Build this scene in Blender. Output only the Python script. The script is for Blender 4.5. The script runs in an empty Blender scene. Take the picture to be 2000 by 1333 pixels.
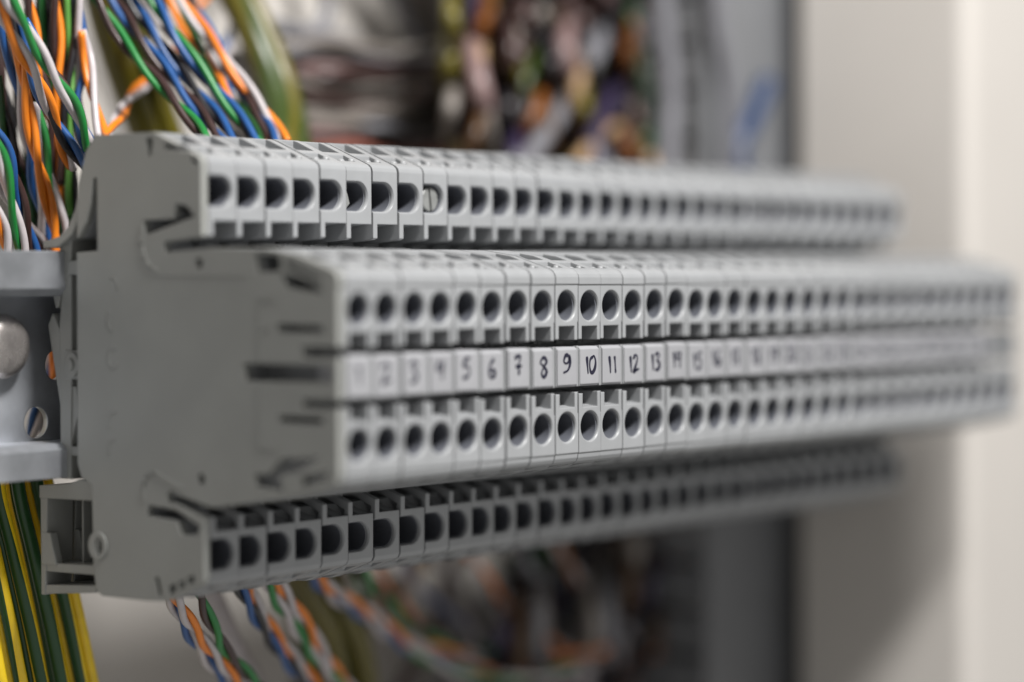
import bpy, bmesh, math, random
from mathutils import Vector, Matrix

random.seed(7)
scene = bpy.context.scene
U = 0.00119          # one drawing unit in metres (a terminal block is 5.2 units = 6.2 mm wide)
P = 5.2              # pitch of the row

# ------------------------------------------------------------------ camera
CAM = Vector((-214.94, -195.18, 12.90))
YAW, PITCH, ROLL, F = 0.667815, -0.0237492, -0.00468499, 4722.0
_f = Vector((math.cos(YAW)*math.cos(PITCH), math.sin(YAW)*math.cos(PITCH), math.sin(PITCH)))
_r0 = Vector((math.sin(YAW), -math.cos(YAW), 0)); _u0 = _r0.cross(_f)
_r = _r0*math.cos(ROLL) + _u0*math.sin(ROLL); _u = _u0*math.cos(ROLL) - _r0*math.sin(ROLL)
cam_data = bpy.data.cameras.new('camera')
cam = bpy.data.objects.new('camera', cam_data); scene.collection.objects.link(cam)
M = Matrix.Identity(4)
for i in range(3):
    M[i][0] = _r[i]; M[i][1] = _u[i]; M[i][2] = -_f[i]; M[i][3] = CAM[i]*U
cam.matrix_world = M
cam_data.sensor_width = 36.0; cam_data.sensor_fit = 'HORIZONTAL'
cam_data.lens = F/2000*36
cam_data.clip_start = 0.02; cam_data.clip_end = 20
cam_data.dof.use_dof = True
cam_data.dof.focus_distance = 329*U
cam_data.dof.aperture_fstop = 4.8
cam_data.dof.aperture_blades = 9
scene.camera = cam

# ------------------------------------------------------------------ world, lamp, exposure
world = bpy.data.worlds.new('World'); scene.world = world; world.use_nodes = True
bg = world.node_tree.nodes['Background']
bg.inputs[0].default_value = (1.0, 0.985, 0.955, 1)
# the room: dimmer behind the cabinet, brighter on the open side it faces and towards the pale floor
_n = world.node_tree.nodes; _l = world.node_tree.links
_tc = _n.new('ShaderNodeTexCoord'); _sp = _n.new('ShaderNodeVectorMath'); _sp.operation = 'DOT_PRODUCT'; _sp.inputs[1].default_value = (0, 0.83, 0.56); _mr = _n.new('ShaderNodeMapRange')
_mr.inputs['From Min'].default_value = 0.3; _mr.inputs['From Max'].default_value = -1.0
_mr.inputs['To Min'].default_value = 0.10; _mr.inputs['To Max'].default_value = 0.50
_l.new(_tc.outputs['Generated'], _sp.inputs[0]); _l.new(_sp.outputs['Value'], _mr.inputs['Value']); _l.new(_mr.outputs[0], bg.inputs[1])
ld = bpy.data.lights.new('ceiling_lamp', 'AREA'); ld.shape = 'RECTANGLE'
ld.size = 110*U; ld.size_y = 70*U; ld.energy = 6.3; ld.color = (1.0, 0.982, 0.96)
lamp = bpy.data.objects.new('ceiling_lamp', ld); scene.collection.objects.link(lamp)
LP = Vector((-8, -275, 390)); LT = Vector((80, 20, 5))
lamp.location = LP*U
lamp.rotation_euler = (LT-LP).to_track_quat('-Z', 'Y').to_euler()
scene.view_settings.view_transform = 'Standard'
scene.view_settings.look = 'None'
scene.view_settings.exposure = 0.34
scene.view_settings.gamma = 1.0
scene.render.engine = 'CYCLES'
scene.cycles.use_denoising = True
scene.cycles.max_bounces = 8
scene.cycles.diffuse_bounces = 5

# ------------------------------------------------------------------ helpers
COL = scene.collection

def at(x, y, Y):
    """the point on the vertical plane at depth Y that stands at this place of the photograph"""
    d = _r*((x-1000)/F) - _u*((y-666.5)/F) + _f
    return CAM + d*((Y-CAM.y)/d.y)

def tag(o, label, cat, group=None, kind=None):
    if label: o['label'] = label
    if cat: o['category'] = cat
    if group: o['group'] = group
    if kind: o['kind'] = kind
    return o

def empty(name, loc=(0, 0, 0)):
    o = bpy.data.objects.new(name, None); COL.objects.link(o)
    o.location = Vector(loc)*U; o.empty_display_size = 0.005
    return o

def link(name, me, parent=None, mats=()):
    o = bpy.data.objects.new(name, me); COL.objects.link(o)
    for m in mats:
        if m.name not in [x.name for x in me.materials if x]: me.materials.append(m)
    if parent is not None: o.parent = parent
    return o

def to_mesh(name, bm, smooth=False, scale=True):
    if scale: bmesh.ops.scale(bm, vec=(U, U, U), verts=bm.verts)
    bmesh.ops.recalc_face_normals(bm, faces=bm.faces)
    me = bpy.data.meshes.new(name); bm.to_mesh(me); bm.free()
    if smooth:
        for p in me.polygons: p.use_smooth = True
    return me

def add_prism(bm, yz, x0, x1, x1b=None):
    """polygon in (Y, Z) pushed from x0 to x1"""
    a = [bm.verts.new((x0, y, z)) for y, z in yz]; b = [bm.verts.new((x1, y, z)) for y, z in yz]
    bm.faces.new(a); bm.faces.new(b[::-1])
    n = len(yz)
    for i in range(n): bm.faces.new((a[i], b[i], b[(i+1) % n], a[(i+1) % n]))

def add_box(bm, x0, x1, y0, y1, z0, z1):
    add_prism(bm, [(y0, z0), (y1, z0), (y1, z1), (y0, z1)], x0, x1)

def add_xz(bm, xz, y0, y1):
    """polygon in (X, Z) pushed from y0 to y1"""
    a = [bm.verts.new((x, y0, z)) for x, z in xz]; b = [bm.verts.new((x, y1, z)) for x, z in xz]
    bm.faces.new(a); bm.faces.new(b[::-1])
    n = len(xz)
    for i in range(n): bm.faces.new((a[i], b[i], b[(i+1) % n], a[(i+1) % n]))

def add_rings(bm, rings):
    vs = [[bm.verts.new(p) for p in r] for r in rings]
    n = len(vs[0])
    bm.faces.new(vs[0]); bm.faces.new(vs[-1][::-1])
    for a, b in zip(vs, vs[1:]):
        for i in range(n): bm.faces.new((a[i], b[i], b[(i+1) % n], a[(i+1) % n]))

def disc(cx, cz, y, r, rz=None, n=40):
    rz = rz or r
    return [(cx+r*math.cos(2*math.pi*i/n), y, cz+rz*math.sin(2*math.pi*i/n)) for i in range(n)]

def dshape(cx, cz, y, r, xl, n=26):
    pts = [(cx+r*math.sin(math.pi*i/n), y, cz+r*math.cos(math.pi*i/n)) for i in range(n+1)]
    return pts + [(xl, y, cz-r), (xl, y, cz+r)]

def yz_disc(cy, cz, r, rz=None, n=20):
    rz = rz or r
    return [(cy+r*math.cos(2*math.pi*i/n), cz+rz*math.sin(2*math.pi*i/n)) for i in range(n)]

def carve(name, base_bm, cutters, mats):
    """base minus every cutter, applied to one mesh"""
    me = to_mesh(name, base_bm)
    o = bpy.data.objects.new(name, me); COL.objects.link(o)
    tmp = []
    for k, c in enumerate(cutters):
        bm = bmesh.new(); c(bm)
        cm = to_mesh('cutter', bm); co = bpy.data.objects.new('cutter', cm); COL.objects.link(co)
        md = o.modifiers.new('cut', 'BOOLEAN'); md.operation = 'DIFFERENCE'; md.solver = 'EXACT'; md.object = co
        tmp.append(co)
    bpy.context.view_layer.update()
    dg = bpy.context.evaluated_depsgraph_get()
    out = bpy.data.meshes.new_from_object(o.evaluated_get(dg))
    out.name = name
    bpy.data.objects.remove(o); bpy.data.meshes.remove(me)
    for co in tmp:
        cm = co.data; bpy.data.objects.remove(co); bpy.data.meshes.remove(cm)
    out.materials.clear()
    for m in mats: out.materials.append(m)
    return out

def catmull(pts, step=0.9):
    pts = [Vector(p) for p in pts]
    P_ = [pts[0]*2-pts[1]] + pts + [pts[-1]*2-pts[-2]]
    out = []
    for i in range(1, len(P_)-2):
        a, b, c, d = P_[i-1:i+3]
        n = max(2, int((c-b).length/step))
        for k in range(n):
            t = k/n
            out.append(0.5*((2*b)+(c-a)*t+(2*a-5*b+4*c-d)*t*t+(3*b-a-3*c+d)*t**3))
    out.append(pts[-1]); return out

def frames(path):
    T = []
    for i in range(len(path)):
        T.append((path[min(i+1, len(path)-1)]-path[max(i-1, 0)]).normalized())
    n = T[0].orthogonal().normalized(); out = []
    for i, t in enumerate(T):
        n = (n-t*n.dot(t)).normalized(); out.append((t, n, t.cross(n)))
    return out

def add_tube(bm, path, r, n=10, matfn=None, spin=0.0):
    fr = frames(path); rings = []
    for j, (p, (t, a, b)) in enumerate(zip(path, fr)):
        rings.append([bm.verts.new(p+(a*math.cos(2*math.pi*(i/n+spin*j))+b*math.sin(2*math.pi*(i/n+spin*j)))*r) for i in range(n)])
    bm.faces.new(rings[0][::-1]); bm.faces.new(rings[-1])
    for j, (A, B) in enumerate(zip(rings, rings[1:])):
        for i in range(n):
            f = bm.faces.new((A[i], A[(i+1) % n], B[(i+1) % n], B[i])); f.smooth = True
            if matfn: f.material_index = matfn(i/n, j)

def tube_mesh(name, path, r, n=10, matfn=None, spin=0.0):
    bm = bmesh.new(); add_tube(bm, path, r, n, matfn, spin)
    return to_mesh(name, bm)

# ------------------------------------------------------------------ materials
def mat(name, col, rough=0.45, metal=0.0, noise=0.06, nscale=900, bump=0.0, bscale=2500, bevel=0.0, spec=0.5, vary=0.0, coat=0.0):
    m = bpy.data.materials.new(name); m.use_nodes = True
    nt = m.node_tree; N = nt.nodes; L = nt.links; b = N['Principled BSDF']
    b.inputs['Roughness'].default_value = rough; b.inputs['Metallic'].default_value = metal
    b.inputs['Specular IOR Level'].default_value = spec
    tc = N.new('ShaderNodeTexCoord')
    nz = N.new('ShaderNodeTexNoise'); nz.inputs['Scale'].default_value = nscale; nz.inputs['Detail'].default_value = 5
    L.new(tc.outputs['Object'], nz.inputs['Vector'])
    mr = N.new('ShaderNodeMapRange'); mr.inputs['From Min'].default_value = 0.3; mr.inputs['From Max'].default_value = 0.7
    mr.inputs['To Min'].default_value = 1-noise; mr.inputs['To Max'].default_value = 1+noise
    L.new(nz.outputs['Fac'], mr.inputs['Value'])
    fac = mr.outputs['Result']
    if vary:
        oi = N.new('ShaderNodeObjectInfo'); vr = N.new('ShaderNodeMapRange')
        vr.inputs['To Min'].default_value = 1-vary; vr.inputs['To Max'].default_value = 1+vary
        L.new(oi.outputs['Random'], vr.inputs['Value'])
        mm = N.new('ShaderNodeMath'); mm.operation = 'MULTIPLY'
        L.new(fac, mm.inputs[0]); L.new(vr.outputs['Result'], mm.inputs[1]); fac = mm.outputs[0]
    vm = N.new('ShaderNodeVectorMath'); vm.operation = 'SCALE'; vm.inputs[0].default_value = col
    L.new(fac, vm.inputs['Scale']); L.new(vm.outputs['Vector'], b.inputs['Base Color'])
    rr = N.new('ShaderNodeMapRange'); rr.inputs['To Min'].default_value = max(0, rough-0.07); rr.inputs['To Max'].default_value = rough+0.07
    L.new(nz.outputs['Fac'], rr.inputs['Value']); L.new(rr.outputs['Result'], b.inputs['Roughness'])
    nrm = None
    if bevel:
        bv = N.new('ShaderNodeBevel'); bv.samples = 6; bv.inputs['Radius'].default_value = bevel*U; nrm = bv.outputs['Normal']
    if bump:
        bp = N.new('ShaderNodeBump'); bp.inputs['Strength'].default_value = bump; bp.inputs['Distance'].default_value = 0.0001
        n2 = N.new('ShaderNodeTexNoise'); n2.inputs['Scale'].default_value = bscale; n2.inputs['Detail'].default_value = 3
        L.new(tc.outputs['Object'], n2.inputs['Vector']); L.new(n2.outputs['Fac'], bp.inputs['Height'])
        if nrm: L.new(nrm, bp.inputs['Normal'])
        nrm = bp.outputs['Normal']
    if nrm: L.new(nrm, b.inputs['Normal'])
    return m

GREY = mat('grey_polyamide', (0.252, 0.259, 0.267), rough=0.38, noise=0.035, nscale=260, bump=0.10, bscale=5200, bevel=0.28, vary=0.035, spec=0.45)
PLATE = mat('grey_end_plastic', (0.245, 0.249, 0.236), rough=0.46, noise=0.055, nscale=110, bump=0.16, bscale=3800, bevel=0.30, spec=0.45)
TAG = mat('white_tag_plastic', (0.262, 0.264, 0.277), rough=0.40, noise=0.03, nscale=500, bump=0.06, bevel=0.22, vary=0.04)
INK = mat('marker_ink', (0.006, 0.006, 0.020), rough=0.45, noise=0.25, nscale=2500)
STEEL = mat('zinc_steel', (0.55, 0.57, 0.61), rough=0.36, metal=0.78, noise=0.28, nscale=90, bump=0.2, bscale=700, bevel=0.3)
SCREW = mat('screw_steel', (0.56, 0.52, 0.50), rough=0.26, metal=0.85, noise=0.08, bevel=0.3)
BRASS = mat('clamp_metal', (0.20, 0.205, 0.20), rough=0.5, metal=0.15, noise=0.1)
PAINT = mat('cabinet_paint', (0.475, 0.449, 0.42), rough=0.5, noise=0.025, nscale=25, bump=0.05, bscale=1500)
HOLE_SHADE = mat('slate_insert_plastic', (0.085, 0.09, 0.105), rough=0.45, noise=0.06, nscale=400)  # dark slate tone puts the shade inside the holes into the colour
DUCT = mat('grey_duct_plastic', (0.15, 0.154, 0.162), rough=0.5, noise=0.05, nscale=80, bevel=0.4)
DUCTL = mat('pale_duct_plastic', (0.21, 0.195, 0.185), rough=0.5, noise=0.05, nscale=80, bevel=0.4)
WC = {
    'orange': (0.80, 0.22, 0.012), 'blue': (0.016, 0.085, 0.27), 'green': (0.014, 0.20, 0.04), 'white': (0.52, 0.48, 0.49),
    'brown': (0.045, 0.022, 0.020), 'black': (0.012, 0.011, 0.014), 'yellow': (0.95, 0.66, 0.012), 'darkgreen': (0.008, 0.062, 0.012),
    'grey': (0.20, 0.20, 0.22), 'red': (0.30, 0.10, 0.07), 'rust': (0.26, 0.085, 0.015), 'darkbrown': (0.075, 0.035, 0.012), 'tan': (0.40, 0.26, 0.14), 'pink': (0.24, 0.16, 0.155), 'warmgrey': (0.23, 0.205, 0.185), 'deepblue': (0.010, 0.035, 0.11), 'navy': (0.035, 0.025, 0.06), 'lightgreen': (0.12, 0.33, 0.06), 'olive': (0.12, 0.10, 0.006), 'darkolive': (0.035, 0.06, 0.006),
}
WM = {k: mat('wire_'+k, tuple(c*.8 for c in v), rough=0.38, noise=0.09, nscale=420, bump=0.05, bscale=1800, spec=0.5) for k, v in WC.items()}

# ------------------------------------------------------------------ the setting: mounting plate and side of the cabinet
bm = bmesh.new(); add_box(bm, -140, 360, 106, 108, -170, 170)
o = link('wall', to_mesh('mounting_plate', bm), None, [PAINT]); tag(o, 'pale beige painted mounting plate behind the terminal row and wires', 'wall', kind='structure')
bm = bmesh.new()
def rounded_flange(r=3.0, n=8):
    pts = []
    for i in range(n+1):
        a = math.pi/2*i/n
        pts.append((17+r-r*math.sin(a), 192+r-r*math.cos(a)))
    return pts
front = rounded_flange()
poly = [(x, y) for y, x in front] + [(330, 17), (330, 53.5), (192, 53.5)]
a = [bm.verts.new((x, y, -150)) for x, y in poly]; b = [bm.verts.new((x, y, 150)) for x, y in poly]
bm.faces.new(a); bm.faces.new(b[::-1])
for i in range(len(poly)): bm.faces.new((a[i], b[i], b[(i+1) % len(poly)], a[(i+1) % len(poly)]))
o = link('wall', to_mesh('side_wall', bm), None, [PAINT]); tag(o, 'cream painted cabinet upright with a bright front face, right of the row', 'wall', kind='structure')

# ------------------------------------------------------------------ DIN rail
def rail():
    root = empty('mounting_rail', (-60, 58, 2.4))
    off = Vector((60, -58, -2.4))
    def shift(bm): bmesh.ops.translate(bm, vec=off, verts=bm.verts)
    base = bmesh.new()
    zt, zb = 17.5, -12.6
    prof = [(50, zt), (50, zt-5.0), (51.0, zt-6.0), (57.2, zt-6.0), (57.2, zb+4.6), (51.0, zb+4.6), (50, zb+3.8), (50, zb),
            (50.9, zb), (50.9, zb+3.4), (51.4, zb+3.7), (58.1, zb+3.7), (58.1, zt-5.1), (51.4, zt-5.1), (50.9, zt-4.6), (50.9, zt)]
    add_prism(base, prof, -60, 184)
    cuts = []
    for cx, cz, rx, rz in ((1.2, -5.55, 2.05, 2.15), (4.6, 2.1, 1.7, 2.0), (-11, -3.2, 2.0, 2.05), (16, -3.0, 2, 2)):
        cuts.append(lambda bm, cx=cx, cz=cz, rx=rx, rz=rz: add_rings(bm, [disc(cx, cz, 55, rx, rz, 28), disc(cx, cz, 60, rx, rz, 28)]))
    me = carve('rail_profile', base, cuts, [STEEL])
    me.transform(Matrix.Translation(off*U))
    link('rail_profile', me, root)
    s = bmesh.new()
    rings = []
    for y, r in ((57.1, 4.3), (55.6, 4.35), (54.9, 4.1), (54.3, 3.5), (53.9, 2.5), (53.75, 1.2)):
        rings.append(disc(-5.8, 4.9, y, r, r, 36))
    add_rings(s, rings); shift(s)
    link('screw_head', to_mesh('screw_head', s, True), root, [SCREW])
    tag(root, 'galvanised steel mounting rail with round holes, left of the grey end plate', 'rail')
rail()

# ------------------------------------------------------------------ terminal block
OUT = [(0.02, -10.0), (0.02, 12.72), (-0.10, 12.76), (-0.10, 13.7), (0.05, 14.15), (0.35, 14.5), (0.9, 14.8), (6.6, 16.6), (12, 17.4), (21.4, 17.55),
       (21.9, 17.45), (28.4, 17.1), (28.9, 17.3), (29.3, 17.8), (28.9, 18.3), (28.4, 18.5), (23.4, 18.9), (22.9, 19.1), (22.9, 28.2), (23.05, 28.7), (23.5, 29.1), (24.3, 29.45), (30.6, 32.1),
       (31.6, 32.4), (42.4, 32.5), (44.2, 30.3), (45.8, 25.8), (46.1, 17), (46.3, -10.5), (45.6, -12.2), (43.6, -13.2), (43.4, -24.0), (42.9, -26.9), (41.8, -27.6),
       (33.4, -27.6), (29.8, -27.4), (24.2, -25.2), (23.3, -24.8), (22.95, -24.2), (22.9, -16.4), (23.3, -16.2), (28.0, -14.7), (28.7, -14.5), (29.0, -14.0), (28.6, -13.6), (28.0, -13.6),
       (21.4, -15.0), (7.2, -12.9), (1.1, -11.5), (0.5, -11.2), (0.22, -10.7), (0.14, -10.1)]

# features seen on the closed end: (Y, Z) outline and depth
SIDE = [
    ([(32.8, 31.7), (31.5, 31.7), (31.9, 29.4), (32.5, 29.4)], 4.4),
    ([(33.4, 21.2), (27.9, 21.3), (27.5, 23.2), (25.6, 22.9), (24.0, 21.5), (33.0, 19.3)], 3.2),
    (yz_disc(23.4, 15.6, 0.62, 0.75), 4.4),
    (yz_disc(28.9, 17.75, 0.8, 0.8), 4.4),
    ([(13.6, 16.8), (9.5, 16.5), (9.3, 14.5), (13.2, 14.4)], 4.4),
    ([(9.4, 14.3), (8.4, 12.5), (2.3, 11.8), (3.2, 12.8), (6.8, 14.0)], 2.6),
    ([(10.0, 8.1), (2.4, 7.9), (2.4, 7.1), (9.8, 7.1)], 2.4),
    ([(5.8, 5.35), (-0.6, 5.35), (-0.6, 4.1), (5.8, 4.1)], 1.2),
    ([(15.7, 3.2), (0.9, 3.2), (0.9, 1.1), (15.4, 1.0)], 2.9),
    ([(5.8, -1.0), (-0.6, -1.0), (-0.6, -2.0), (5.8, -2.0)], 1.2),
    ([(9.8, -3.1), (2.5, -3.1), (2.5, -3.9), (9.6, -3.9)], 2.4),
    ([(14.0, -10.5), (11.5, -10.3), (9.3, -8.3), (3.0, -8.0), (6.8, -9.9), (9.6, -10.4), (9.2, -12.2), (13.6, -12.0)], 0.45),
    (yz_disc(23.3, -11.5, 0.62, 0.75), 4.4),
    (yz_disc(28.7, -14.0, 0.8, 0.8), 4.4),
    ([(33.0, -15.2), (33.2, -16.6), (27.8, -17.0), (26.8, -18.7), (24.0, -18.6), (23.6, -17.4), (27.9, -15.6)], 3.2),
    ([(31.9, -24.5), (31.1, -24.4), (30.5, -26.6), (31.1, -26.9)], 4.0),
    (yz_disc(41.5, -21.1, 0.9, 1.3), 4.4),
    ([(42.1, 26.9), (42.8, 26.9), (43.4, 23.6), (44.4, 21.0), (45.6, 19.4), (47, 18.4), (47, 17.2), (42.1, 17.4)], 3.0),
]

def side_cut(poly, depth, x0=-2.0):
    return lambda bm: add_prism(bm, poly, x0, depth)

TOPS = [  # cells in the sloping shoulders: (Y, Z) outline, x from, x to
    ([(27.6, 34), (31.4, 34), (31.4, 31.0), (28.6, 28.2), (27.6, 28.6)], 0.5, 3.85),
    ([(24.3, 33), (26.9, 33), (26.6, 28.2), (24.6, 28.2)], 0.3, 3.7),
    ([(4.9, 18), (9.0, 19), (9.0, 15.6), (5.6, 14.7), (4.9, 14.8)], 0.5, 3.85),
    ([(1.25, 18), (4.2, 18), (4.0, 14.2), (1.6, 13.9)], 0.3, 3.7),
    ([(27.8, -30), (31.2, -30), (31.2, -26.2), (28.3, -24.6)], 0.5, 3.85),
    ([(24.4, -29), (27.0, -29), (26.8, -24.2), (24.7, -23.5)], 0.3, 3.7),
    ([(5.2, -15), (10.4, -15), (10.4, -12.3), (5.7, -10.6)], 0.5, 3.85),
    ([(1.5, -14), (4.3, -14), (4.1, -10.4), (1.8, -10.0)], 0.3, 3.7),
]

def housing():
    base = bmesh.new(); add_prism(base, OUT, 0.09, 5.11)
    c = []
    for cz in (9.85, -6.5):                              # round entries of the middle tier, with a small countersink
        c.append(lambda bm, cz=cz: add_rings(bm, [disc(2.6, cz, -1, 2.3), disc(2.6, cz, 0.02, 2.16), disc(2.6, cz, 0.22, 2.0), disc(2.6, cz, 12, 2.0)]))
    for cz in (24.7, -21.15):                            # D shaped entries of the outer tiers, open towards the neighbour
        c.append(lambda bm, cz=cz: add_rings(bm, [dshape(2.36, cz, 22, 2.16, -0.6), dshape(2.36, cz, 22.9, 2.10, -0.6), dshape(2.32, cz, 23.2, 1.95, -0.6), dshape(2.32, cz, 24.0, 1.93, -0.6)]))
        c.append(lambda bm, cz=cz: add_box(bm, -0.6, 4.85, 23.9, 40, cz-2.35, cz+2.35))
    c.append(lambda bm: add_box(bm, 0.8, 4.3, -1, 7.5, 4.6, 7.1))       # driver slots
    c.append(lambda bm: add_prism(bm, [(-1, -3.95), (1.2, -3.75), (5.5, -2.9), (6.5, -1.5), (-1, -1.5)], 0.95, 4.3))
    c.append(lambda bm: add_box(bm, -1, 6, -1, 7, 4.42, 5.22))             # gaps above and below the tag
    c.append(lambda bm: add_box(bm, -1, 6, -1, 7.02, -1.80, -1.06))
    c.append(lambda bm: add_box(bm, 0.3, 4.72, -1, 5, -1.4, 4.6))           # seat of the tag
    c.append(lambda bm: add_prism(bm, [(22, 21.0), (24, 21.0), (31, 20.2), (31, 17.9), (22, 17.9)], 0.95, 5.4))
    c.append(lambda bm: add_prism(bm, [(22, -18.2), (24, -18.2), (28.5, -16.8), (28.4, -15.4), (24, -14.5), (22, -14.5)], 0.95, 5.4))
    c.append(lambda bm: add_box(bm, 4.95, 5.4, -1, 3.5, 5.0, 7.6))           # thin relief between neighbours
    c.append(lambda bm: add_box(bm, 4.95, 5.4, -1, 3.5, -4.7, -1.9))
    for poly, d in SIDE: c.append(side_cut(poly, d))
    for poly, x0, x1 in TOPS: c.append(lambda bm, poly=poly, x0=x0, x1=x1: add_prism(bm, poly, x0, x1))
    me = carve('housing', base, c, [GREY])
    bm = bmesh.new(); bm.from_mesh(me)
    def knob(x, y, z0, z1, r):                                             # small moulded pegs standing in the front cells
        rings = []
        for f, q in ((0, 1), (.75, 1), (.9, .8), (.98, .4)):
            zz = z0+(z1-z0)*f
            rings.append([((x+r*q*math.cos(a))*U, (y+r*q*math.sin(a))*U, zz*U) for a in [2*math.pi*i/12 for i in range(12)]])
        add_rings(bm, rings)
    for y, z0, z1 in ((25.2, 28.0, 29.9), (2.5, 13.7, 15.2)): knob(1.5, y, z0, z1, .62); knob(3.75, y+.2, z0, z1+.15, .5)
    for y, z0, z1 in ((25.3, -23.4, -25.7), (2.7, -9.9, -11.9)): knob(1.5, y, z0, z1, .6)
    bmesh.ops.recalc_face_normals(bm, faces=bm.faces)
    bm.to_mesh(me); bm.free()
    return me

def foot_mesh():
    """rail foot: guard wing, clip column and lower box, one moulding"""
    bm = bmesh.new(); x0, x1 = 0.3, 4.9
    wing = [(44.3, 30.0), (45.7, 25.8), (46.6, 22.8), (48.0, 20.6), (49.6, 19.4), (52.9, 18.7), (52.9, 17.9), (50.0, 18.0), (48.4, 18.9),
            (47.3, 19.6), (46.4, 20.9), (45.2, 23.5), (44.0, 26.5)]
    add_prism(bm, wing, -0.9, x1)
    add_prism(bm, [(48.6, 18.9), (51.0, 18.4), (51.2, 14.2), (53.0, 13.4), (51.9, 9.9), (51.4, 10.2), (50.6, 13.0), (49.0, 14.6)], x0, x1)       # hook
    add_prism(bm, [(46.2, 16.3), (49.4, 16.1), (49.4, 14.4), (46.2, 14.2)], x0-.1, x1)
    add_prism(bm, [(48.9, 14.7), (50.4, 14.5), (51.3, 8.0), (51.3, -12.8), (49.3, -12.8), (49.0, 2.0)], x0+.1, x1-.1)            # column
    add_prism(bm, [(50.9, 0.5), (51.0, -2.5), (51.4, -3.0), (53.7, 7.6), (52.8, 9.2), (51.1, 6.6)], x0+.2, x1-.2)
    add_prism(bm, [(46.0, 4.3), (50.2, 4.3), (50.2, 0.5), (46.0, 0.5)], x0+.05, x1-.25)
    add_prism(bm, yz_disc(48.6, 2.4, 1.3, 1.7, 20), x0-.35, x0+.3); add_prism(bm, yz_disc(48.6, 2.4, .55, .8, 16), x0-.65, x0)
    add_prism(bm, [(46.0, -8.6), (49.6, -8.4), (49.6, -9.6), (46.0, -9.8)], x0+.15, x1-.25)
    add_prism(bm, [(48.3, -0.5), (49.4, -0.5), (49.4, -8.5), (48.0, -4.0)], x0+.25, x1-.25)
    # lower box: top bar, back bar, bottom bar, all with a rear web
    add_prism(bm, [(43.3, -13.3), (47.4, -12.7), (49.2, -13.4), (55.4, -13.9), (55.4, -15.6), (43.3, -15.4)], x0-.1, x1)
    add_prism(bm, [(53.9, -15.4), (55.3, -15.4), (55.3, -28.6), (54.6, -28.6), (54.3, -24.6)], x0, x1)
    add_prism(bm, [(43.2, -23.9), (54.5, -24.3), (54.5, -25.4), (43.2, -25.2)], x0+.05, x1-.05)
    add_prism(bm, [(44.6, -26.6), (55.1, -27.3), (55.1, -28.5), (44.6, -27.6)], x0+.1, x1-.1)
    add_prism(bm, [(53.4, -20.2), (55.2, -20.2), (55.2, -24.5), (52.2, -24.5)], x0-.05, x0+1.2)
    add_prism(bm, [(49.4, -15.3), (49.7, -15.3), (49.7, -24.4), (49.4, -24.2)], 2.6, 4.0)
    return to_mesh('rail_foot', bm)

def tag_mesh():
    bm = bmesh.new()
    add_prism(bm, [(-0.06, -0.74), (0.3, -1.02), (4.6, -1.02), (4.6, 4.36), (0.35, 4.36), (-0.06, 3.98)], 0.36, 4.66)
    return to_mesh('marker_tag', bm)

# handwriting: strokes on a 1 wide, 1.6 high field
DIG = {
 '0': [[(.55, 1.5), (.15, 1.25), (.02, .7), (.2, .15), (.5, .1), (.85, .5), (.95, 1.1), (.75, 1.5), (.45, 1.5)]],
 '1': [[(.42, 1.5), (.5, .8), (.58, .0)]],
 '2': [[(.1, 1.2), (.3, 1.55), (.65, 1.5), (.7, 1.1), (.4, .5), (.15, .08), (.4, .2), (1.05, .3)]],
 '3': [[(.1, 1.35), (.45, 1.6), (.75, 1.35), (.4, .9), (.75, .7), (.75, .3), (.4, .05), (.05, .1)]],
 '4': [[(.3, 1.55), (.1, .8), (.85, .9)], [(.75, 1.5), (.65, .0)]],
 '5': [[(.9, 1.55), (.35, 1.5)], [(.35, 1.5), (.25, .95), (.7, .9), (.85, .45), (.55, .08), (.1, .05)]],
 '6': [[(.75, 1.55), (.3, 1.1), (.12, .5), (.35, .05), (.75, .2), (.75, .55), (.4, .65), (.15, .4)]],
 '7': [[(.1, 1.3), (.35, 1.5), (.75, 1.5), (.6, .8), (.6, .0)], [(.2, .7), (.95, .75)]],
 '8': [[(.85, 1.45), (.4, 1.6), (.1, 1.2), (.5, .85), (.85, .45), (.55, .02), (.25, .25), (.45, .75), (.85, 1.2), (.8, 1.5)]],
 '9': [[(.75, 1.5), (.35, 1.5), (.15, 1.05), (.4, .85), (.75, 1.0), (.82, 1.45), (.9, .8), (.65, .3), (.05, .05)]],
}
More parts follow.
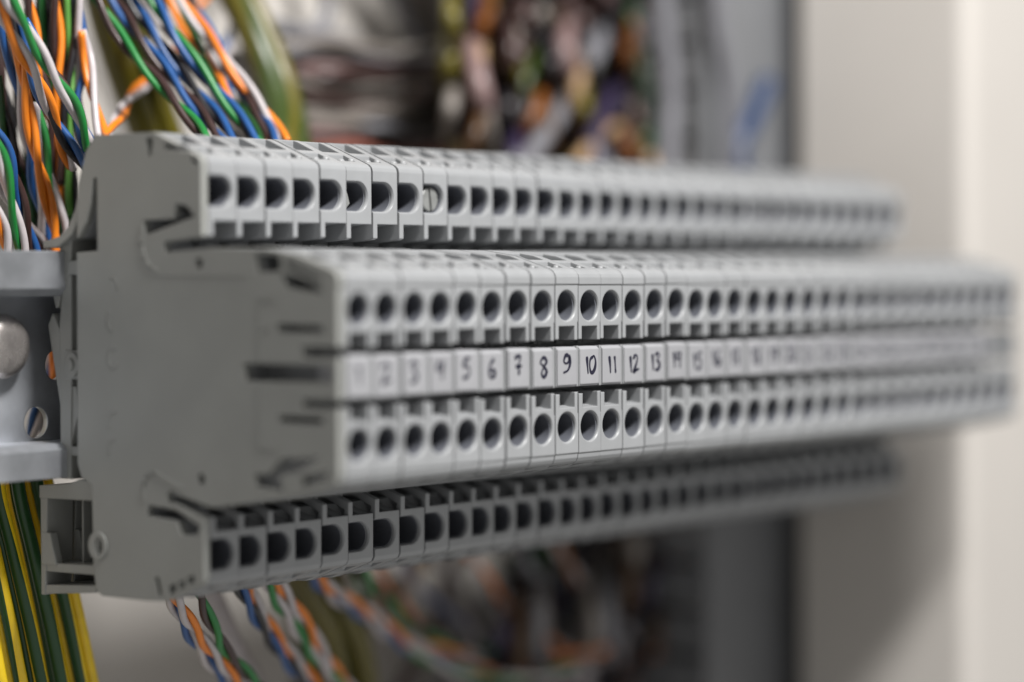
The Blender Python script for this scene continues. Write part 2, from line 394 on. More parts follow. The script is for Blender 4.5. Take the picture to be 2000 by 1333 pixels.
def number_mesh(n, rnd):
    bm = bmesh.new(); s = str(n)
    w = 1.75 if len(s) == 1 else 1.45
    h = 1.62 if len(s) == 1 else 1.55
    adv = {'1': .82}
    tot = sum(w*adv.get(ch, 1.08) for ch in s)
    x = 2.5-tot/2+rnd.uniform(-.15, .25); zb = 0.55+rnd.uniform(-.15, .3)
    wpen = 0.245
    for ch in s:
        for st in DIG[ch]:
            pts = [(x+px*w+rnd.uniform(-.03, .03), -0.10, zb+pz*h+rnd.uniform(-.04, .04)) for px, pz in st]
            path = catmull(pts, 0.12)
            fr = []
            m = len(path)
            L_, R_ = [], []
            for i, p in enumerate(path):
                t = (path[min(i+1, m-1)]-path[max(i-1, 0)]); t.y = 0
                t = t.normalized() if t.length > 1e-6 else Vector((1, 0, 0))
                nrm = Vector((-t.z, 0, t.x))
                k = wpen*(0.85+0.3*math.sin(i*.21+x)); k *= min(1, .6+.4*min(i, m-1-i)/2)
                L_.append(p+nrm*k); R_.append(p-nrm*k)
            lf = [bm.verts.new(p) for p in L_]; rf = [bm.verts.new(p) for p in R_]
            lb = [bm.verts.new(p+Vector((0, .05, 0))) for p in L_]; rb = [bm.verts.new(p+Vector((0, .05, 0))) for p in R_]
            for i in range(m-1):
                bm.faces.new((lf[i], lf[i+1], rf[i+1], rf[i])); bm.faces.new((lb[i], rb[i], rb[i+1], lb[i+1]))
                bm.faces.new((lf[i], lb[i], lb[i+1], lf[i+1])); bm.faces.new((rf[i], rf[i+1], rb[i+1], rb[i]))
            bm.faces.new((lf[0], rf[0], rb[0], lb[0])); bm.faces.new((lf[-1], lb[-1], rb[-1], rf[-1]))
        x += w*adv.get(ch, 1.08)
    return to_mesh('handwritten_number', bm)

ORD = ['', 'first', 'second', 'third', 'fourth', 'fifth', 'sixth', 'seventh', 'eighth', 'ninth', 'tenth', 'eleventh', 'twelfth', 'thirteenth',
       'fourteenth', 'fifteenth', 'sixteenth', 'seventeenth', 'eighteenth']
def shade_liner_mesh(cx, cz, y0, y1, d):
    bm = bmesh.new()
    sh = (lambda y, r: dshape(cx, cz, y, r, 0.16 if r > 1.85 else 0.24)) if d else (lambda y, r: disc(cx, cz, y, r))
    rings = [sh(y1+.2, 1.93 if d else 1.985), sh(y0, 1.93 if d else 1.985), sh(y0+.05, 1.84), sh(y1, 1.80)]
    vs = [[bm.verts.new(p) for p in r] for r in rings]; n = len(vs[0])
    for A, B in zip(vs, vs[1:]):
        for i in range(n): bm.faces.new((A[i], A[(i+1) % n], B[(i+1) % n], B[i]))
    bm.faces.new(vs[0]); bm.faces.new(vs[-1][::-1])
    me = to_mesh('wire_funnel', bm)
    me.materials.append(HOLE_SHADE)
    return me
SHADE_LINERS = [shade_liner_mesh(2.6, 9.85, 0.42, 9.5, False), shade_liner_mesh(2.6, -6.5, 0.42, 9.5, False), shade_liner_mesh(2.32, 24.7, 23.45, 33, True), shade_liner_mesh(2.32, -21.15, 23.45, 33, True)]  # liners added to darken the round and D shaped holes
HOUSING = housing(); FOOT = foot_mesh(); FOOT.materials.append(PLATE); TAGM = tag_mesh(); TAGM.materials.append(TAG)
NB = 34
for i in range(NB):
    n = i+1
    rnd = random.Random(100+i)
    gap = 0.14 if n >= 7 else 0.0
    root = empty('terminal_block', (i*P+gap, rnd.uniform(-.11, .11), rnd.uniform(-.07, .07)))
    root.rotation_euler = (rnd.uniform(-.0012, .0012), 0, rnd.uniform(-.004, .004))
    link('housing', HOUSING, root)
    link('rail_foot', FOOT, root)
    for fm in SHADE_LINERS: link('wire_funnel', fm, root)
    if n <= 32:
        t = link('marker_tag', TAGM, root)
        t.location = Vector((rnd.uniform(-.04, .04), rnd.uniform(-.08, .06), rnd.uniform(-.05, .05)))*U
        t.rotation_euler = (0, 0, rnd.uniform(-.012, .012))
        link('handwritten_number', number_mesh(n, rnd), t, [INK])
    if n == 9:
        bm = bmesh.new()
        add_rings(bm, [disc(2.2, 24.65, 24.6, 1.76), disc(2.2, 24.65, 23.75, 1.76), disc(2.2, 24.65, 23.6, 1.6)])
        me = carve('screw_head', bm, [lambda b: add_xz(b, [(1.65, 27), (2.05, 27), (2.75, 22), (2.35, 22)], 23, 24.05)], [BRASS])
        link('screw_head', me, root)
    if n == 6:
        bm = bmesh.new(); add_xz(bm, [(0.3, 23.0), (1.0, 23.0), (1.9, 23.8), (1.5, 25.0), (0.9, 26.3), (0.3, 26.5)], 24.0, 24.4)
        link('clamp_blade', to_mesh('clamp_blade', bm), root, [BRASS])
    if n == 1: lab = 'grey terminal block tagged 1 by hand, directly against the end plate'
    elif n == 6: lab = 'grey terminal block tagged 6 by hand, with a metal blade in its upper hole'
    elif n == 9: lab = 'grey terminal block tagged 9 by hand, with a pale screw in its upper hole'
    elif n <= 16: lab = 'grey terminal block with the white tag handwritten %d' % n
    elif n <= 32: lab = 'blurred grey tagged terminal block, %s beyond the one handwritten 16' % ORD[n-16]
    elif n == 33: lab = 'blurred grey terminal block without tag, next to last before the cream wall'
    else: lab = 'blurred grey terminal block without tag, last one nearest the cream wall'
    tag(root, lab, 'terminal block', 'terminal blocks clipped side by side on the rail')

# ------------------------------------------------------------------ end plate
def end_plate():
    root = empty('end_plate', (-1.12, 20, 2))
    base = bmesh.new(); add_prism(base, OUT, -1.12, -0.03)
    c = [side_cut(p, 1.0, -2.5) for p, d in SIDE]  # the plate is pierced, the block behind closes the recess
    c += [lambda bm: add_prism(bm, [(29.6, 30.9), (25.4, 30.4), (25.4, 29.7), (29.4, 30.2)], -2, 1),
          lambda bm: add_prism(bm, [(24.7, 29.2), (23.4, 28.6), (23.4, 27.9), (24.6, 28.4)], -2, 1),
          lambda bm: add_prism(bm, [(29.2, -25.4), (28.0, -24.9), (28.0, -26.0), (29.2, -26.6)], -2, 1),
          lambda bm: add_prism(bm, [(27.4, -24.8), (26.4, -24.3), (26.4, -25.3), (27.4, -25.8)], -2, 1),
          lambda bm: add_prism(bm, [(25.8, -24.0), (24.7, -23.6), (24.7, -24.6), (25.8, -25.1)], -2, 1),
          lambda bm: add_prism(bm, [(6.0, -10.4), (1.8, -9.6), (1.8, -10.5), (6.0, -11.6)], -2, 1),
          lambda bm: add_prism(bm, [(8.6, 15.9), (3.4, 14.2), (2.4, 13.4), (3.0, 13.2), (8.6, 15.1)], -2, 1)]
    me = carve('end_plate_panel', base, c, [PLATE])
    me.transform(Matrix.Translation(Vector((1.12, -20, -2))*U))
    link('panel', me, root)
    # raised ribs moulded on the panel
    bm = bmesh.new()
    def rib(path, w=0.28, x=-1.12, h=0.16):
        for (y0, z0), (y1, z1) in zip(path, path[1:]):
            d = Vector((y1-y0, z1-z0)).normalized(); q = Vector((-d.y, d.x))*w
            add_prism(bm, [(y0+q.x-d.x*.1, z0+q.y-d.y*.1), (y1+q.x+d.x*.1, z1+q.y+d.y*.1), (y1-q.x+d.x*.1, z1-q.y+d.y*.1), (y0-q.x-d.x*.1, z0-q.y-d.y*.1)], x-h, x+.05)
    rib([(33.7, 20.6), (33.8, 18.2), (33.2, 16.2), (32.2, 15.1), (30.8, 14.7)], .34, h=.13)
    rib([(33.6, -14.6), (33.8, -12.6), (33.0, -11.4), (31.8, -11.0), (26.6, -12.9)], .28, h=.11)
    rib([(13.0, 11.2), (13.0, 3.6)], .16, h=.08); rib([(13.0, 0.6), (13.0, -7.2)], .16, h=.08)
    rib([(13.0, 7.6), (10.6, 7.6)], .14, h=.07); rib([(12.8, -7.2), (9.8, -7.2)], .16, h=.08); rib([(12.8, 11.2), (9.9, 11.2)], .16, h=.08); rib([(31.0, 14.2), (15.0, 14.0)], .14, h=.06)
    # worn embossing, too shallow to read
    def arc(cy, cz, ry, rz, a0, a1, w, h):
        n = 14; A = [math.radians(a0+(a1-a0)*i/n) for i in range(n+1)]
        add_prism(bm, [(cy+ry*math.cos(t), cz+rz*math.sin(t)) for t in A]+[(cy+(ry-w)*math.cos(t), cz+(rz-w)*math.sin(t)) for t in A[::-1]], -1.12-h, -1.05)
    for cz, a0, a1 in ((3.6, -150, 130), (-4.8, -40, 120), (-8.4, -30, 110), (12.6, 60, 190), (8.4, -80, 60)):
        arc(39.3, cz, 1.25, 1.6, a0, a1, .5, .028)
    bmesh.ops.translate(bm, vec=(1.12, -20, -2), verts=bm.verts)
    link('moulded_rib', to_mesh('moulded_rib', bm), root, [PLATE])
    bm = bmesh.new()
    n = 28
    o_ = yz_disc(42.4, -21.1, 1.75, 1.9, n); i_ = yz_disc(42.2, -21.1, 0.75, 1.15, n)
    vs = {}
    for k, (ring, xx) in enumerate(((o_, -1.35), (i_, -1.35), (o_, 1.5), (i_, 1.5))): vs[k] = [bm.verts.new((xx, y, z)) for y, z in ring]
    for j in range(n):
        q = (j+1) % n
        for A, B in ((0, 1), (2, 3), (0, 2), (1, 3)): bm.faces.new((vs[A][j], vs[A][q], vs[B][q], vs[B][j]))
    bmesh.ops.translate(bm, vec=(1.12, -20, -2), verts=bm.verts)
    link('peg_socket', to_mesh('peg_socket', bm), root, [PLATE])
    tag(root, 'flat grey end plate with moulded slots closing the near end of the row', 'end plate')
end_plate()

# ------------------------------------------------------------------ wires
def run_on(pts):
    """a wire that leaves the picture goes on for a while beyond its edge"""
    pts = list(pts)
    def ext(a, b):
        dx, dy = a[0]-b[0], a[1]-b[1]; n = math.hypot(dx, dy) or 1
        return [(a[0]+dx/n*160*k+(18*k if k == 2 else 0), a[1]+dy/n*160*k, a[2]+1.5*k) for k in (1, 2)]
    if pts[0][1] < 0 or pts[0][1] > 1340 or pts[0][0] < -15: pts = ext(pts[0], pts[1])[::-1]+pts
    if pts[-1][1] < 0 or pts[-1][1] > 1340: pts = pts+ext(pts[-1], pts[-2])
    return pts

def pair(pts, c1, c2, label, group, r=0.53, period=15, phase=0.0, name='twisted_pair'):
    """pts: (x, y, Y) along the pair; two insulated wires wound round each other"""
    path = catmull([at(*p) for p in run_on(pts)], 0.8)
    fr = frames(path)
    org = path[0]
    root = empty(name, org)
    s = 0; A, B = [], []
    for i, (p, (t, a, b)) in enumerate(zip(path, fr)):
        if i: s += (p-path[i-1]).length
        th = phase+2*math.pi*s/period
        d = (a*math.cos(th)+b*math.sin(th))*r*0.98
        A.append(p+d-org); B.append(p-d-org)
    link('wire', tube_mesh('wire', A, r), root, [WM[c1]])['label'] = c1+' wire of the pair'
    link('wire', tube_mesh('wire', B, r), root, [WM[c2]])['label'] = c2+' wire of the pair'
    tag(root, label, 'twisted pair', group)

def single(pts, c, label, group, r=0.7, name='loose_wire', cat='wire'):
    path = catmull([at(*p) for p in run_on(pts)], 1.2); org = path[0]
    o = link(name, tube_mesh(name, [p-org for p in path], r), None, [WM[c]])
    o.location = org*U
    tag(o, label, cat, group)

def earth(pts, label, group, r=1.05, share=.55, rot=0.0, spin=0.0, cols=('darkgreen', 'yellow')):
    path = catmull([at(*p) for p in run_on(pts)], 1.0); org = path[0]
    n = 20
    me = tube_mesh('earth_wire', [p-org for p in path], r, n, lambda a, j: 0 if ((a+rot) % 1.0) < share else 1, spin)
    o = link('earth_wire', me, None, [WM[c] for c in cols])
    o.location = org*U
    tag(o, label, 'wire', group)

G1 = 'twisted pairs hanging left of the end plate'
L1 = [
 # back layer first
 ([(-30, -60, 66), (0, 60, 66), (30, 140, 66), (50, 247, 66), (67, 353, 67), (85, 434, 67), (95, 560, 68), (96, 700, 69), (60, 860, 70)], 'blue', 'white', 'blue and white pair curving down behind the orange pair at far left', 17, 0.4),
 ([(-20, 240, 62), (14, 300, 62), (38, 385, 63), (60, 470, 64), (90, 600, 66)], 'blue', 'brown', 'blue and brown pair sagging across the lower left wire bundle', 16, 1.0),
 ([(-40, 235, 58), (0, 300, 58), (21, 388, 59), (44, 490, 60), (70, 640, 62)], 'green', 'white', 'green and white pair dropping behind the steel rail at the left edge', 20, 2.2),
 ([(-50, 330, 60), (-4, 420, 60), (16, 500, 61), (40, 640, 62)], 'orange', 'white', 'orange and white pair lowest at the left picture edge', 14, .5),
 ([(-20, 330, 66), (22, 390, 66), (56, 445, 66), (95, 500, 66), (122, 600, 67), (114, 720, 68), (90, 850, 69)], 'brown', 'white', 'brown and white pair ending lowest beside the grey foot', 18, 1.8),
 ([(30, 40, 64), (46, 150, 64), (66, 282, 64), (88, 370, 64), (108, 458, 64), (116, 560, 64), (108, 700, 66), (96, 800, 68)], 'orange', 'orange', 'all orange pair hanging straight down to the grey foot', 21, .2),
 ([(70, 200, 65), (90, 317, 65), (109, 400, 65), (130, 460, 65), (146, 560, 65)], 'green', 'white', 'green and white pair ending just left of the grey guard wing', 19, 2.8),
 ([(48, -40, 68), (62, 40, 68), (76, 130, 68), (98, 230, 68), (112, 330, 68), (128, 420, 68)], 'orange', 'brown', 'orange and brown pair in the rear of the left bundle', 18, 0),
 ([(80, -40, 70), (92, 60, 70), (96, 150, 70), (104, 250, 70), (112, 350, 70)], 'black', 'green', 'black and green pair near the middle of the left bundle', 20, 1.),
 ([(105, -40, 67), (112, 60, 67), (114, 140, 67), (118, 240, 67), (126, 360, 67)], 'orange', 'brown', 'rust and brown pair running straight down the left bundle', 22, 1.4),
 ([(132, -40, 66), (140, 60, 66), (138, 140, 66), (132, 230, 66), (138, 330, 66), (144, 420, 66)], 'lightgreen', 'black', 'light green and black pair right of the rust pair', 26, .3),
 ([(150, -40, 65), (158, 60, 65), (160, 130, 65), (152, 200, 65), (162, 260, 64), (180, 330, 63)], 'blue', 'white', 'blue and white pair at the right side of the left bundle', 25, 2.),
 ([(8, -60, 60), (30, 40, 60), (78, 180, 59), (120, 260, 58), (168, 330, 57)], 'black', 'blue', 'black and blue pair crossing over the left bundle', 17, 2.5),
 ([(-25, -50, 56), (0, 22, 56), (35, 90, 56), (70, 150, 57), (102, 222, 58), (140, 330, 60)], 'orange', 'white', 'bright orange and white pair at the top left corner', 16, .9),
 ([(2, -50, 54), (20, 5, 54), (56, 62, 54), (104, 148, 54), (146, 210, 54), (176, 290, 55)], 'green', 'white', 'bright green and white pair in front of the left bundle', 17, 1.7),
 ([(45, 40, 61), (76, 100, 60), (118, 165, 59), (156, 236, 58), (190, 310, 58)], 'brown', 'blue', 'brown and blue pair ending behind the plate corner', 19, .6),
 ([(160, 60, 64), (170, 110, 64), (180, 176, 62), (196, 250, 59), (206, 300, 56)], 'orange', 'white', 'orange and white pair meeting the top of the end plate', 24, .1),
 ([(420, -40, 84), (372, 40, 80), (300, 146, 74), (262, 184, 70), (218, 252, 62), (200, 300, 58)], 'orange', 'white', 'lone orange and white pair slanting down behind the plate top', 24, 1.6),
 ([(-10, 150, 69), (8, 230, 69), (30, 320, 69), (60, 420, 70), (80, 560, 70)], 'black', 'darkgreen', 'dark green and black pair deep in the left bundle', 18, 1.6),
 ([(18, 100, 70), (40, 200, 70), (70, 300, 70), (120, 440, 70)], 'brown', 'black', 'dark brown pair deep in the left bundle', 18, 1.1),
 ([(120, 200, 70), (128, 280, 70), (130, 350, 70), (142, 440, 70)], 'darkgreen', 'lightgreen', 'olive green pair deep beside the plate edge', 22, .6),
]
for k, (x0, x1, x2, c1, c2, lab) in enumerate([(-12, 16, 60, 'black', 'brown', 'brown and black pair at the far back, leftmost'), (24, 44, 84, 'darkgreen', 'black', 'black and deep green pair at the far back of the bundle'),
    (58, 74, 108, 'brown', 'brown', 'brown pair at the far back of the bundle'), (84, 100, 118, 'black', 'blue', 'black and blue pair at the far back of the bundle'),
    (104, 122, 132, 'brown', 'darkgreen', 'brown and deep green pair at the far back of the bundle'), (122, 134, 150, 'black', 'brown', 'brown and black pair at the far back, rightmost')]):
    L1.append(([(x0-8, -60, 74), (x0, 80, 74), (x1, 230, 74), (x2-10, 400, 74), (x2, 540, 74)], c1, c2, lab, 17+k, k*1.1))
for pts, c1, c2, lab, per, ph in L1: pair(pts, c1, c2, lab, G1, period=per*0.98, phase=ph)

G2 = 'twisted pairs entering the top of the first terminal blocks'
M2 = [
 ([(165, -40, 68), (190, 0, 66), (246, 88, 62), (316, 169, 56), (396, 262, 48), (420, 300, 44)], 'green', 'brown', 'green and brown pair, lowest of the slanting upper bundle', 19, .3),
 ([(190, -50, 70), (222, 0, 68), (280, 82, 62), (350, 170, 56), (424, 262, 48), (446, 300, 44)], 'brown', 'blue', 'brown and blue pair low in the slanting upper bundle', 20, 1.5),
 ([(225, -50, 68), (262, 10, 66), (318, 90, 61), (386, 180, 55), (455, 266, 47), (476, 300, 43)], 'blue', 'black', 'blue and black pair in the slanting upper bundle', 21, 2.3),
 ([(252, -50, 70), (288, 0, 68), (338, 72, 62), (410, 166, 55), (490, 268, 47), (510, 300, 43)], 'black', 'white', 'black and white pair in the slanting upper bundle', 20, .9),
 ([(258, -70, 65), (300, 0, 63), (352, 82, 58), (424, 176, 53), (498, 268, 46), (520, 300, 43)], 'blue', 'green', 'blue and green pair in the middle of the slanting bundle', 22, 2.9),
 ([(290, -60, 72), (326, 0, 70), (388, 92, 63), (442, 184, 55), (508, 270, 47), (522, 300, 44)], 'darkgreen', 'orange', 'dark green and orange pair in the slanting upper bundle', 21, .2),
 ([(320, -60, 66), (352, 0, 64), (406, 70, 60), (458, 140, 55), (516, 214, 50), (560, 284, 44)], 'orange', 'white', 'orange and white pair uppermost of the slanting bundle', 23, 1.9),
 ([(340, -60, 69), (374, 0, 67), (432, 106, 60), (470, 170, 55), (520, 246, 48), (545, 300, 44)], 'blue', 'brown', 'blue and brown pair beside the uppermost orange pair', 22, .8),
 ([(410, 90, 64), (452, 150, 60), (500, 214, 54), (548, 268, 47), (570, 310, 44)], 'white', 'green', 'white and green pair nearest the thick yellow green cables', 20, 1.2),
 ([(480, -60, 88), (462, 10, 85), (450, 70, 82), (440, 120, 76), (452, 190, 66)], 'white', 'blue', 'white and blue pair rising steeply at the top', 22, 1.),
]
for pts, c1, c2, lab, per, ph in M2: pair(pts, c1, c2, lab, G2, period=per*0.98, phase=ph)

G3 = 'twisted pairs leaving the underside of the terminal blocks'
M3 = [
 ([(330, 1130, 42), (352, 1185, 44), (400, 1254, 48), (458, 1326, 52), (520, 1400, 56)], 'orange', 'white', 'orange and white pair below the lower end plate corner', 17, .4),
 ([(322, 1130, 44), (344, 1190, 46), (385, 1262, 50), (440, 1335, 54), (480, 1400, 56)], 'blue', 'white', 'blue and white pair just left of the lower orange pair', 18, 2.4),
 ([(380, 1130, 42), (398, 1185, 44), (420, 1230, 46), (446, 1278, 49), (500, 1335, 53), (540, 1400, 56)], 'green', 'brown', 'green and brown pair right of the lower orange pair', 19, 1.4),
 ([(455, 1120, 43), (482, 1176, 46), (514, 1230, 50), (552, 1284, 54), (600, 1340, 58), (640, 1400, 60)], 'blue', 'black', 'blue and black pair under the fourth terminal block', 20, .2),
 ([(480, 1120, 45), (500, 1180, 48), (540, 1240, 52), (590, 1300, 56), (650, 1380, 60)], 'white', 'orange', 'white and orange pair under the row, behind the green one', 19, 2.),
 ([(508, 1110, 43), (532, 1162, 46), (572, 1220, 50), (614, 1284, 54), (665, 1338, 58), (720, 1410, 62)], 'green', 'white', 'green and white pair under the fifth terminal block', 19, .7),
 ([(530, 1110, 43), (566, 1172, 47), (606, 1226, 51), (640, 1288, 55), (690, 1352, 60)], 'orange', 'white', 'orange and white pair under the row beside the yellow green cables', 21, 2.9),
 ([(600, 1100, 46), (648, 1150, 52), (722, 1194, 60), (778, 1238, 66), (834, 1262, 70), (965, 1282, 76), (1090, 1330, 80)], 'orange', 'white', 'orange and white pair sagging to the right under the row', 22, .5),
 ([(590, 1105, 46), (640, 1160, 54), (720, 1212, 62), (790, 1262, 68), (880, 1290, 74), (1000, 1300, 78), (1120, 1350, 80)], 'blue', 'white', 'blue and white pair sagging below the long orange one', 24, 1.6),
 ([(700, 1110, 50), (760, 1180, 62), (840, 1246, 70), (930, 1270, 74), (1040, 1310, 78)], 'green', 'brown', 'green and brown pair sagging behind the long orange one', 24, .9),
]
for pts, c1, c2, lab, per, ph in M3: pair(pts, c1, c2, lab, G3, period=per*0.98, phase=ph)
single([(395, 1120, 62), (425, 1190, 64), (455, 1260, 66), (500, 1340, 68), (540, 1420, 70)], 'white', 'thick white cable hanging below the row', None, r=1.7, name='white_cable', cat='cable')

GE = 'green and yellow earth wires below the rail'
EL = ['leftmost earth wire showing a broad yellow band at the left edge', 'second earth wire from the left picture edge', 'third earth wire from the left, below the steel rail',
      'fourth earth wire from the left, below the steel rail', 'fifth earth wire from the left, below the steel rail', 'sixth earth wire from the left, passing left of the grey foot',
      'seventh earth wire from the left, passing behind the grey foot', 'eighth earth wire from the left, emerging below the grey foot', 'ninth earth wire from the left, last but one at the bottom edge',
      'rightmost earth wire, ending farthest right at the bottom edge']
for k in range(10):
    x0 = -92+19.5*k; x1 = 4+19.8*k; Y = 62+(k % 2)*2.4+(k % 3)*.6
    earth([(x0*.8+10, 880, Y+1), (x0+12, 960, Y), (x0+38, 1070, Y), (x0+70, 1210, Y), (x1, 1345, Y), (x1+20, 1430, Y)], EL[k], GE, r=.95,
          share=(.3, .42, .36, .5, .3, .42, .46, .36, .42, .36)[k], rot=(.1, .42, .24, .55, .05, .5, .3, .7, .2, .6)[k], spin=(.003, -.003, .004, .002, -.004, .003, .004, -.002, .003, -.003)[k])
for k in range(3):
    earth([(-60+40*k, 900, 70), (10+36*k, 1050, 70), (52+36*k, 1200, 70), (86+36*k, 1345, 70), (100+36*k, 1430, 70)],
          ['earth wire behind the front earth wires, leftmost of three', 'earth wire behind the front earth wires, middle of three', 'earth wire behind the front earth wires, rightmost of three'][k], GE, r=1.1, share=.6, rot=.3*k, spin=.003)

GT = 'thick yellow green cables behind the row'
for k, (pts, rr) in enumerate([
    ([(190, -40, 74), (215, 60, 76), (250, 170, 78), (300, 300, 79)], 2.3), ([(225, -40, 76), (262, 70, 77), (300, 190, 78), (340, 300, 79)], 2.3),
    ([(436, -40, 80), (488, 60, 78), (528, 160, 74), (552, 260, 68), (556, 330, 60)], 2.3), ([(470, -30, 84), (520, 80, 80), (560, 180, 76), (580, 280, 70), (582, 340, 62)], 2.2),
    ([(560, 1080, 56), (600, 1150, 62), (640, 1240, 66), (660, 1345, 68), (670, 1420, 70)], 2.3), ([(600, 1080, 58), (646, 1150, 64), (690, 1240, 68), (712, 1345, 70), (715, 1420, 72)], 2.4),
    ([(540, 1090, 60), (570, 1160, 66), (596, 1250, 70), (610, 1345, 72), (615, 1420, 74)], 2.2)]):
    lab = ['thick yellow green cable blurred left of the slanting bundle, outer one', 'thick yellow green cable blurred left of the slanting bundle, inner one',
           'thick yellow green cable right of the slanting bundle, nearer one', 'thick yellow green cable right of the slanting bundle, farther one',
           'thick yellow green cable under the row, middle of three', 'thick yellow green cable under the row, rightmost of three', 'thick yellow green cable under the row, leftmost of three'][k]
    earth(pts, lab, GT, r=rr, share=.32, rot=.15+.3*k, spin=.012, cols=('darkolive', 'olive'))  # olive tones: earth wire green and yellow with shade put into the colour

# ------------------------------------------------------------------ things on the mounting plate
def cable_duct(name_label, x0, x1, z0, z1, y0, y1, m, vertical):
    root = empty('cable_duct', ((x0+x1)/2, y1, (z0+z1)/2)); off = Vector((-(x0+x1)/2, -y1, -(z0+z1)/2))
    bm = bmesh.new()
    if vertical:
        n = int((z1-z0)/9)
        for k in range(n):
            za = z0+k*9
            add_box(bm, x0, x0+1.4, y0, y1, za, za+7.6); add_box(bm, x1-1.4, x1, y0, y1, za, za+7.6)
        add_box(bm, x0+1.4, x1-1.4, y1-1.4, y1, z0, z1)
    else:
        n = int((x1-x0)/9)
        for k in range(n):
            xa = x0+k*9
            add_box(bm, xa, xa+6, y0, y1, z0, z0+1.4); add_box(bm, xa, xa+6, y0, y1, z1-1.4, z1)
        add_box(bm, x0, x1, y1-1.4, y1, z0+1.4, z1-1.4)
    bmesh.ops.translate(bm, vec=off, verts=bm.verts)
    link('duct_body', to_mesh('duct_body', bm), root, [m])
    bm = bmesh.new(); add_box(bm, x0-.4, x1+.4, y0-1.6, y0-.02, z0-(.4 if not vertical else 0), z1+(.4 if not vertical else 0))
    bmesh.ops.translate(bm, vec=off, verts=bm.verts)
    link('duct_lid', to_mesh('duct_lid', bm), root, [m])
    tag(root, name_label, 'cable duct')
cable_duct('dark grey vertical cable duct beside the cream cabinet upright', 168, 220, -130, 130, 61.2, 105.9, DUCT, True)
cable_duct('pale grey horizontal cable duct blurred above the row', 84, 176, 37, 54, 94, 105.9, DUCTL, False)

def tangle(n, xr, yr, Yr, group, where, cols, seed, r=(0.7, 1.5), wild=1.0):
    rnd = random.Random(seed)
    for k in range(n):
        c = cols[k % len(cols)]
        x = rnd.uniform(*xr); y0, y1 = yr
        pts = []; m = 5; sl = rnd.uniform(-60, 60)*wild
        ph = rnd.uniform(0, 6.28); am = rnd.uniform(15, 60)*wild
        for j in range(m+1):
            t = j/m
            pts.append((x+sl*t+am*math.sin(ph+t*rnd.uniform(2, 5)), y0+(y1-y0)*t+rnd.uniform(-12, 12), rnd.uniform(*Yr)))
        single(pts, c, '%s wire blurred in the tangle %s' % ({'pink': 'dull pink', 'warmgrey': 'brownish grey', 'darkgreen': 'dark green', 'darkolive': 'dark olive', 'rust': 'rust brown', 'darkbrown': 'dark brown'}.get(c, c), where), group, r=rnd.uniform(*r))
tangle(64, (900, 1260), (-60, 380), (66, 98), 'tangled wires above the row', 'above the middle of the row',
       ['brown', 'olive', 'rust', 'black', 'navy', 'darkgreen', 'warmgrey', 'black', 'grey', 'darkbrown', 'olive', 'darkolive', 'warmgrey', 'brown', 'pink', 'navy', 'grey', 'rust', 'darkbrown', 'tan'], 5, r=(.9, 2.0), wild=.6)
tangle(24, (1000, 1300), (1000, 1400), (66, 98), 'tangled wires below the row', 'below the right half of the row',
       ['warmgrey', 'brown', 'black', 'darkgreen', 'grey', 'darkbrown', 'navy', 'brown', 'warmgrey', 'rust', 'grey', 'darkbrown'], 11, r=(.9, 1.8), wild=.7)
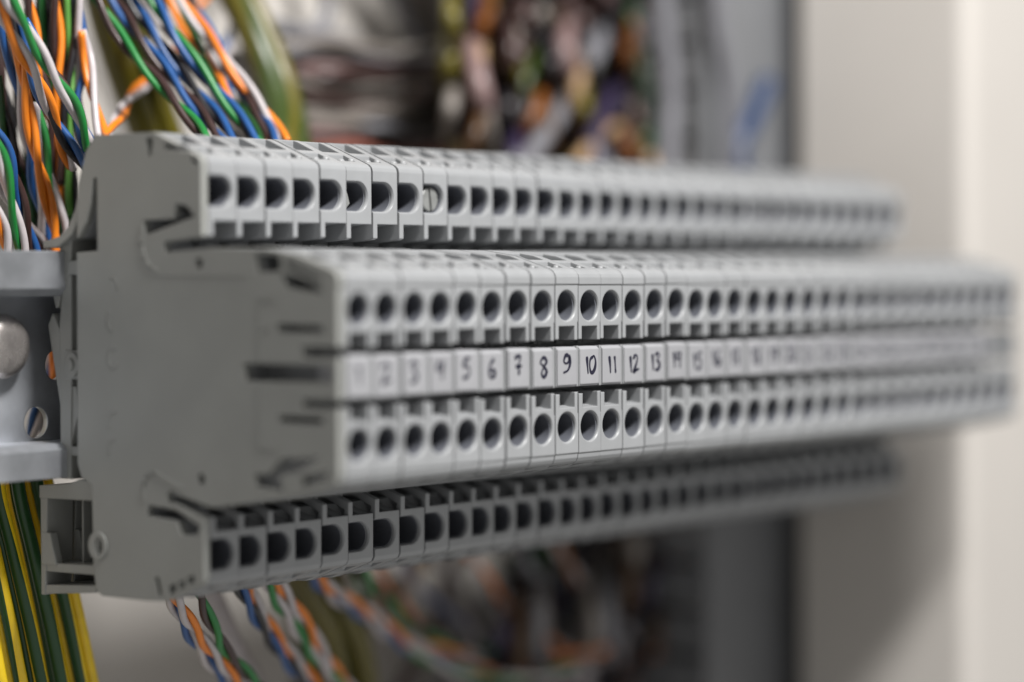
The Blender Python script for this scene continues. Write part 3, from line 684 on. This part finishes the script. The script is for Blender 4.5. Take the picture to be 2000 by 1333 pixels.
# loops that cross the pale plate and the duct
X = 'wires looping across the mounting plate'
for pts, c, r, lab in [
    ([(500, 40, 91), (560, 60, 94), (640, 72, 96), (740, 110, 96), (830, 130, 94), (930, 190, 91)], 'grey', 1.5, 'dark grey cable looping across the pale plate above the duct'),
    ([(620, -60, 98), (640, 20, 98), (600, 80, 98), (560, 110, 98)], 'grey', 1.3, 'grey cable coming down at the top left of the pale plate'),
    ([(740, -60, 98), (790, 20, 98), (840, 110, 96), (880, 180, 94)], 'grey', 1.7, 'thick grey cable slanting down from the top centre'),
    ([(960, -60, 117), (930, 60, 117), (890, 130, 111), (860, 230, 104), (850, 330, 94)], 'yellow', 1.4, 'yellow wire bending down to the row, left of the tangle'),
    ([(1060, -40, 91), (980, 70, 93), (910, 110, 93), (840, 170, 91), (780, 200, 94)], 'orange', 1.1, 'orange wire arching left out of the upper tangle'),
    ([(600, 300, 81), (700, 290, 88), (800, 310, 88), (900, 300, 81), (1000, 320, 74)], 'red', 1.2, 'rust red wire lying low behind the row top'),
    ([(560, 150, 96), (640, 150, 89), (760, 140, 88), (860, 160, 84)], 'brown', 1.3, 'brown wire along the upper edge of the pale duct'),
    ([(1200, -60, 78), (1180, 60, 74), (1120, 180, 71), (1040, 300, 65), (1010, 360, 58)], 'grey', 1.7, 'thick grey cable slanting through the upper tangle'),
    ([(1180, 380, 65), (1160, 280, 68), (1190, 200, 71), (1230, 120, 74), (1240, 0, 78), (1230, -60, 78)], 'navy', 1.8, 'navy cable at the right side of the upper tangle'),
    ([(1100, 360, 65), (1150, 290, 68), (1210, 250, 71), (1260, 290, 71), (1280, 360, 68)], 'tan', 1.2, 'tan wire hooped at the foot of the upper tangle'),
    ([(1450, 360, 57.4), (1440, 290, 57.4), (1470, 230, 57.4), (1500, 160, 57.4)], 'deepblue', 1.9, 'blue cable beside the dark duct, above the row'),
    ([(1290, -40, 57.4), (1300, 80, 57.4), (1310, 200, 57.4), (1300, 370, 57.4)], 'grey', 1.9, 'pale grey cable running down left of the dark duct'),
    ([(1400, -40, 57.4), (1404, 60, 57.4), (1424, 180, 57.4), (1426, 370, 57.4)], 'grey', 1.6, 'mid grey cable running down in front of the dark duct'),
    ([(1000, 1400, 88), (1130, 1300, 84), (1220, 1260, 84), (1290, 1180, 88), (1330, 1060, 91)], 'orange', 1.3, 'orange wire curving up to the right below the row'),
    ([(1020, 1420, 89), (1180, 1320, 84), (1270, 1270, 84), (1330, 1180, 84), (1350, 1040, 88)], 'white', 1.2, 'white wire curving up beside the lower orange wire'),
    ([(1180, 1000, 84), (1140, 1100, 84), (1040, 1240, 84), (960, 1330, 84), (920, 1420, 84)], 'navy', 1.6, 'dark navy cable slanting down left below the row'),
    ([(1120, 1400, 78), (1140, 1280, 78), (1160, 1230, 79), (1190, 1290, 81), (1180, 1400, 81)], 'white', 2.4, 'white cable loop at the bottom edge'),
]: single(pts, c, lab, X, r=r)
# loose runs far behind, over the pale duct and across the lower plate
rnd = random.Random(21)
for k in range(9):
    c = ('warmgrey', 'grey', 'pink', 'warmgrey', 'brown', 'warmgrey')[k % 6]
    y = 96+k*23+rnd.uniform(-8, 8)
    pts = [(520+rnd.uniform(-30, 60), y+rnd.uniform(-20, 20), rnd.uniform(82, 92)), (640, y+rnd.uniform(-16, 16), rnd.uniform(84, 92)), (760, y+rnd.uniform(-16, 16), rnd.uniform(84, 92)),
           (880, y+rnd.uniform(-26, 16), rnd.uniform(80, 92)), (980, y+rnd.uniform(-50, 30), rnd.uniform(78, 90))]
    single(pts, c, '%s wire blurred over the pale horizontal duct above the row' % {'warmgrey': 'brownish grey', 'pink': 'dull pink'}.get(c, c), 'loose wires over the horizontal duct', r=rnd.uniform(.7, 1.3))
low = [('green', 'white'), ('orange', 'brown'), ('blue', 'white'), ('brown', 'white'), ('orange', 'white'), ('green', 'brown'), ('black', 'blue'), ('rust', 'white')]
for k, (c1, c2) in enumerate(low):
    x = 690+k*62; Y = 66+(k*7) % 22
    pts = [(x-40, 1060, Y-6), (x+rnd.uniform(-10, 30), 1150, Y), (x+70+rnd.uniform(-20, 30), 1230+rnd.uniform(-20, 20), Y+3), (x+190, 1290+rnd.uniform(-15, 25), Y+3), (x+330, 1310+rnd.uniform(-40, 30), Y), (x+430, 1260+rnd.uniform(-60, 60), Y-3)]
    pair(pts, c1, c2, '%s and %s pair blurred, hanging in a loop behind the lowest holes' % ({'rust': 'rust brown'}.get(c1, c1), c2), 'pairs looping below the middle of the row', period=24, phase=k)
for k in range(9):
    c = ('darkbrown', 'tan', 'brown', 'grey', 'darkolive')[k % 5]
    x = 640+k*85
    pts = [(x+120, 1040, rnd.uniform(84, 98)), (x+60+rnd.uniform(-30, 30), 1130, rnd.uniform(84, 98)), (x+rnd.uniform(-40, 40), 1230, rnd.uniform(84, 98)), (x-60, 1400, rnd.uniform(84, 98))]
    single(pts, c, '%s wire blurred on the plate below the row' % {'darkbrown': 'dark brown', 'darkolive': 'dark olive'}.get(c, c), 'loose wires on the lower plate', r=rnd.uniform(.9, 1.7))
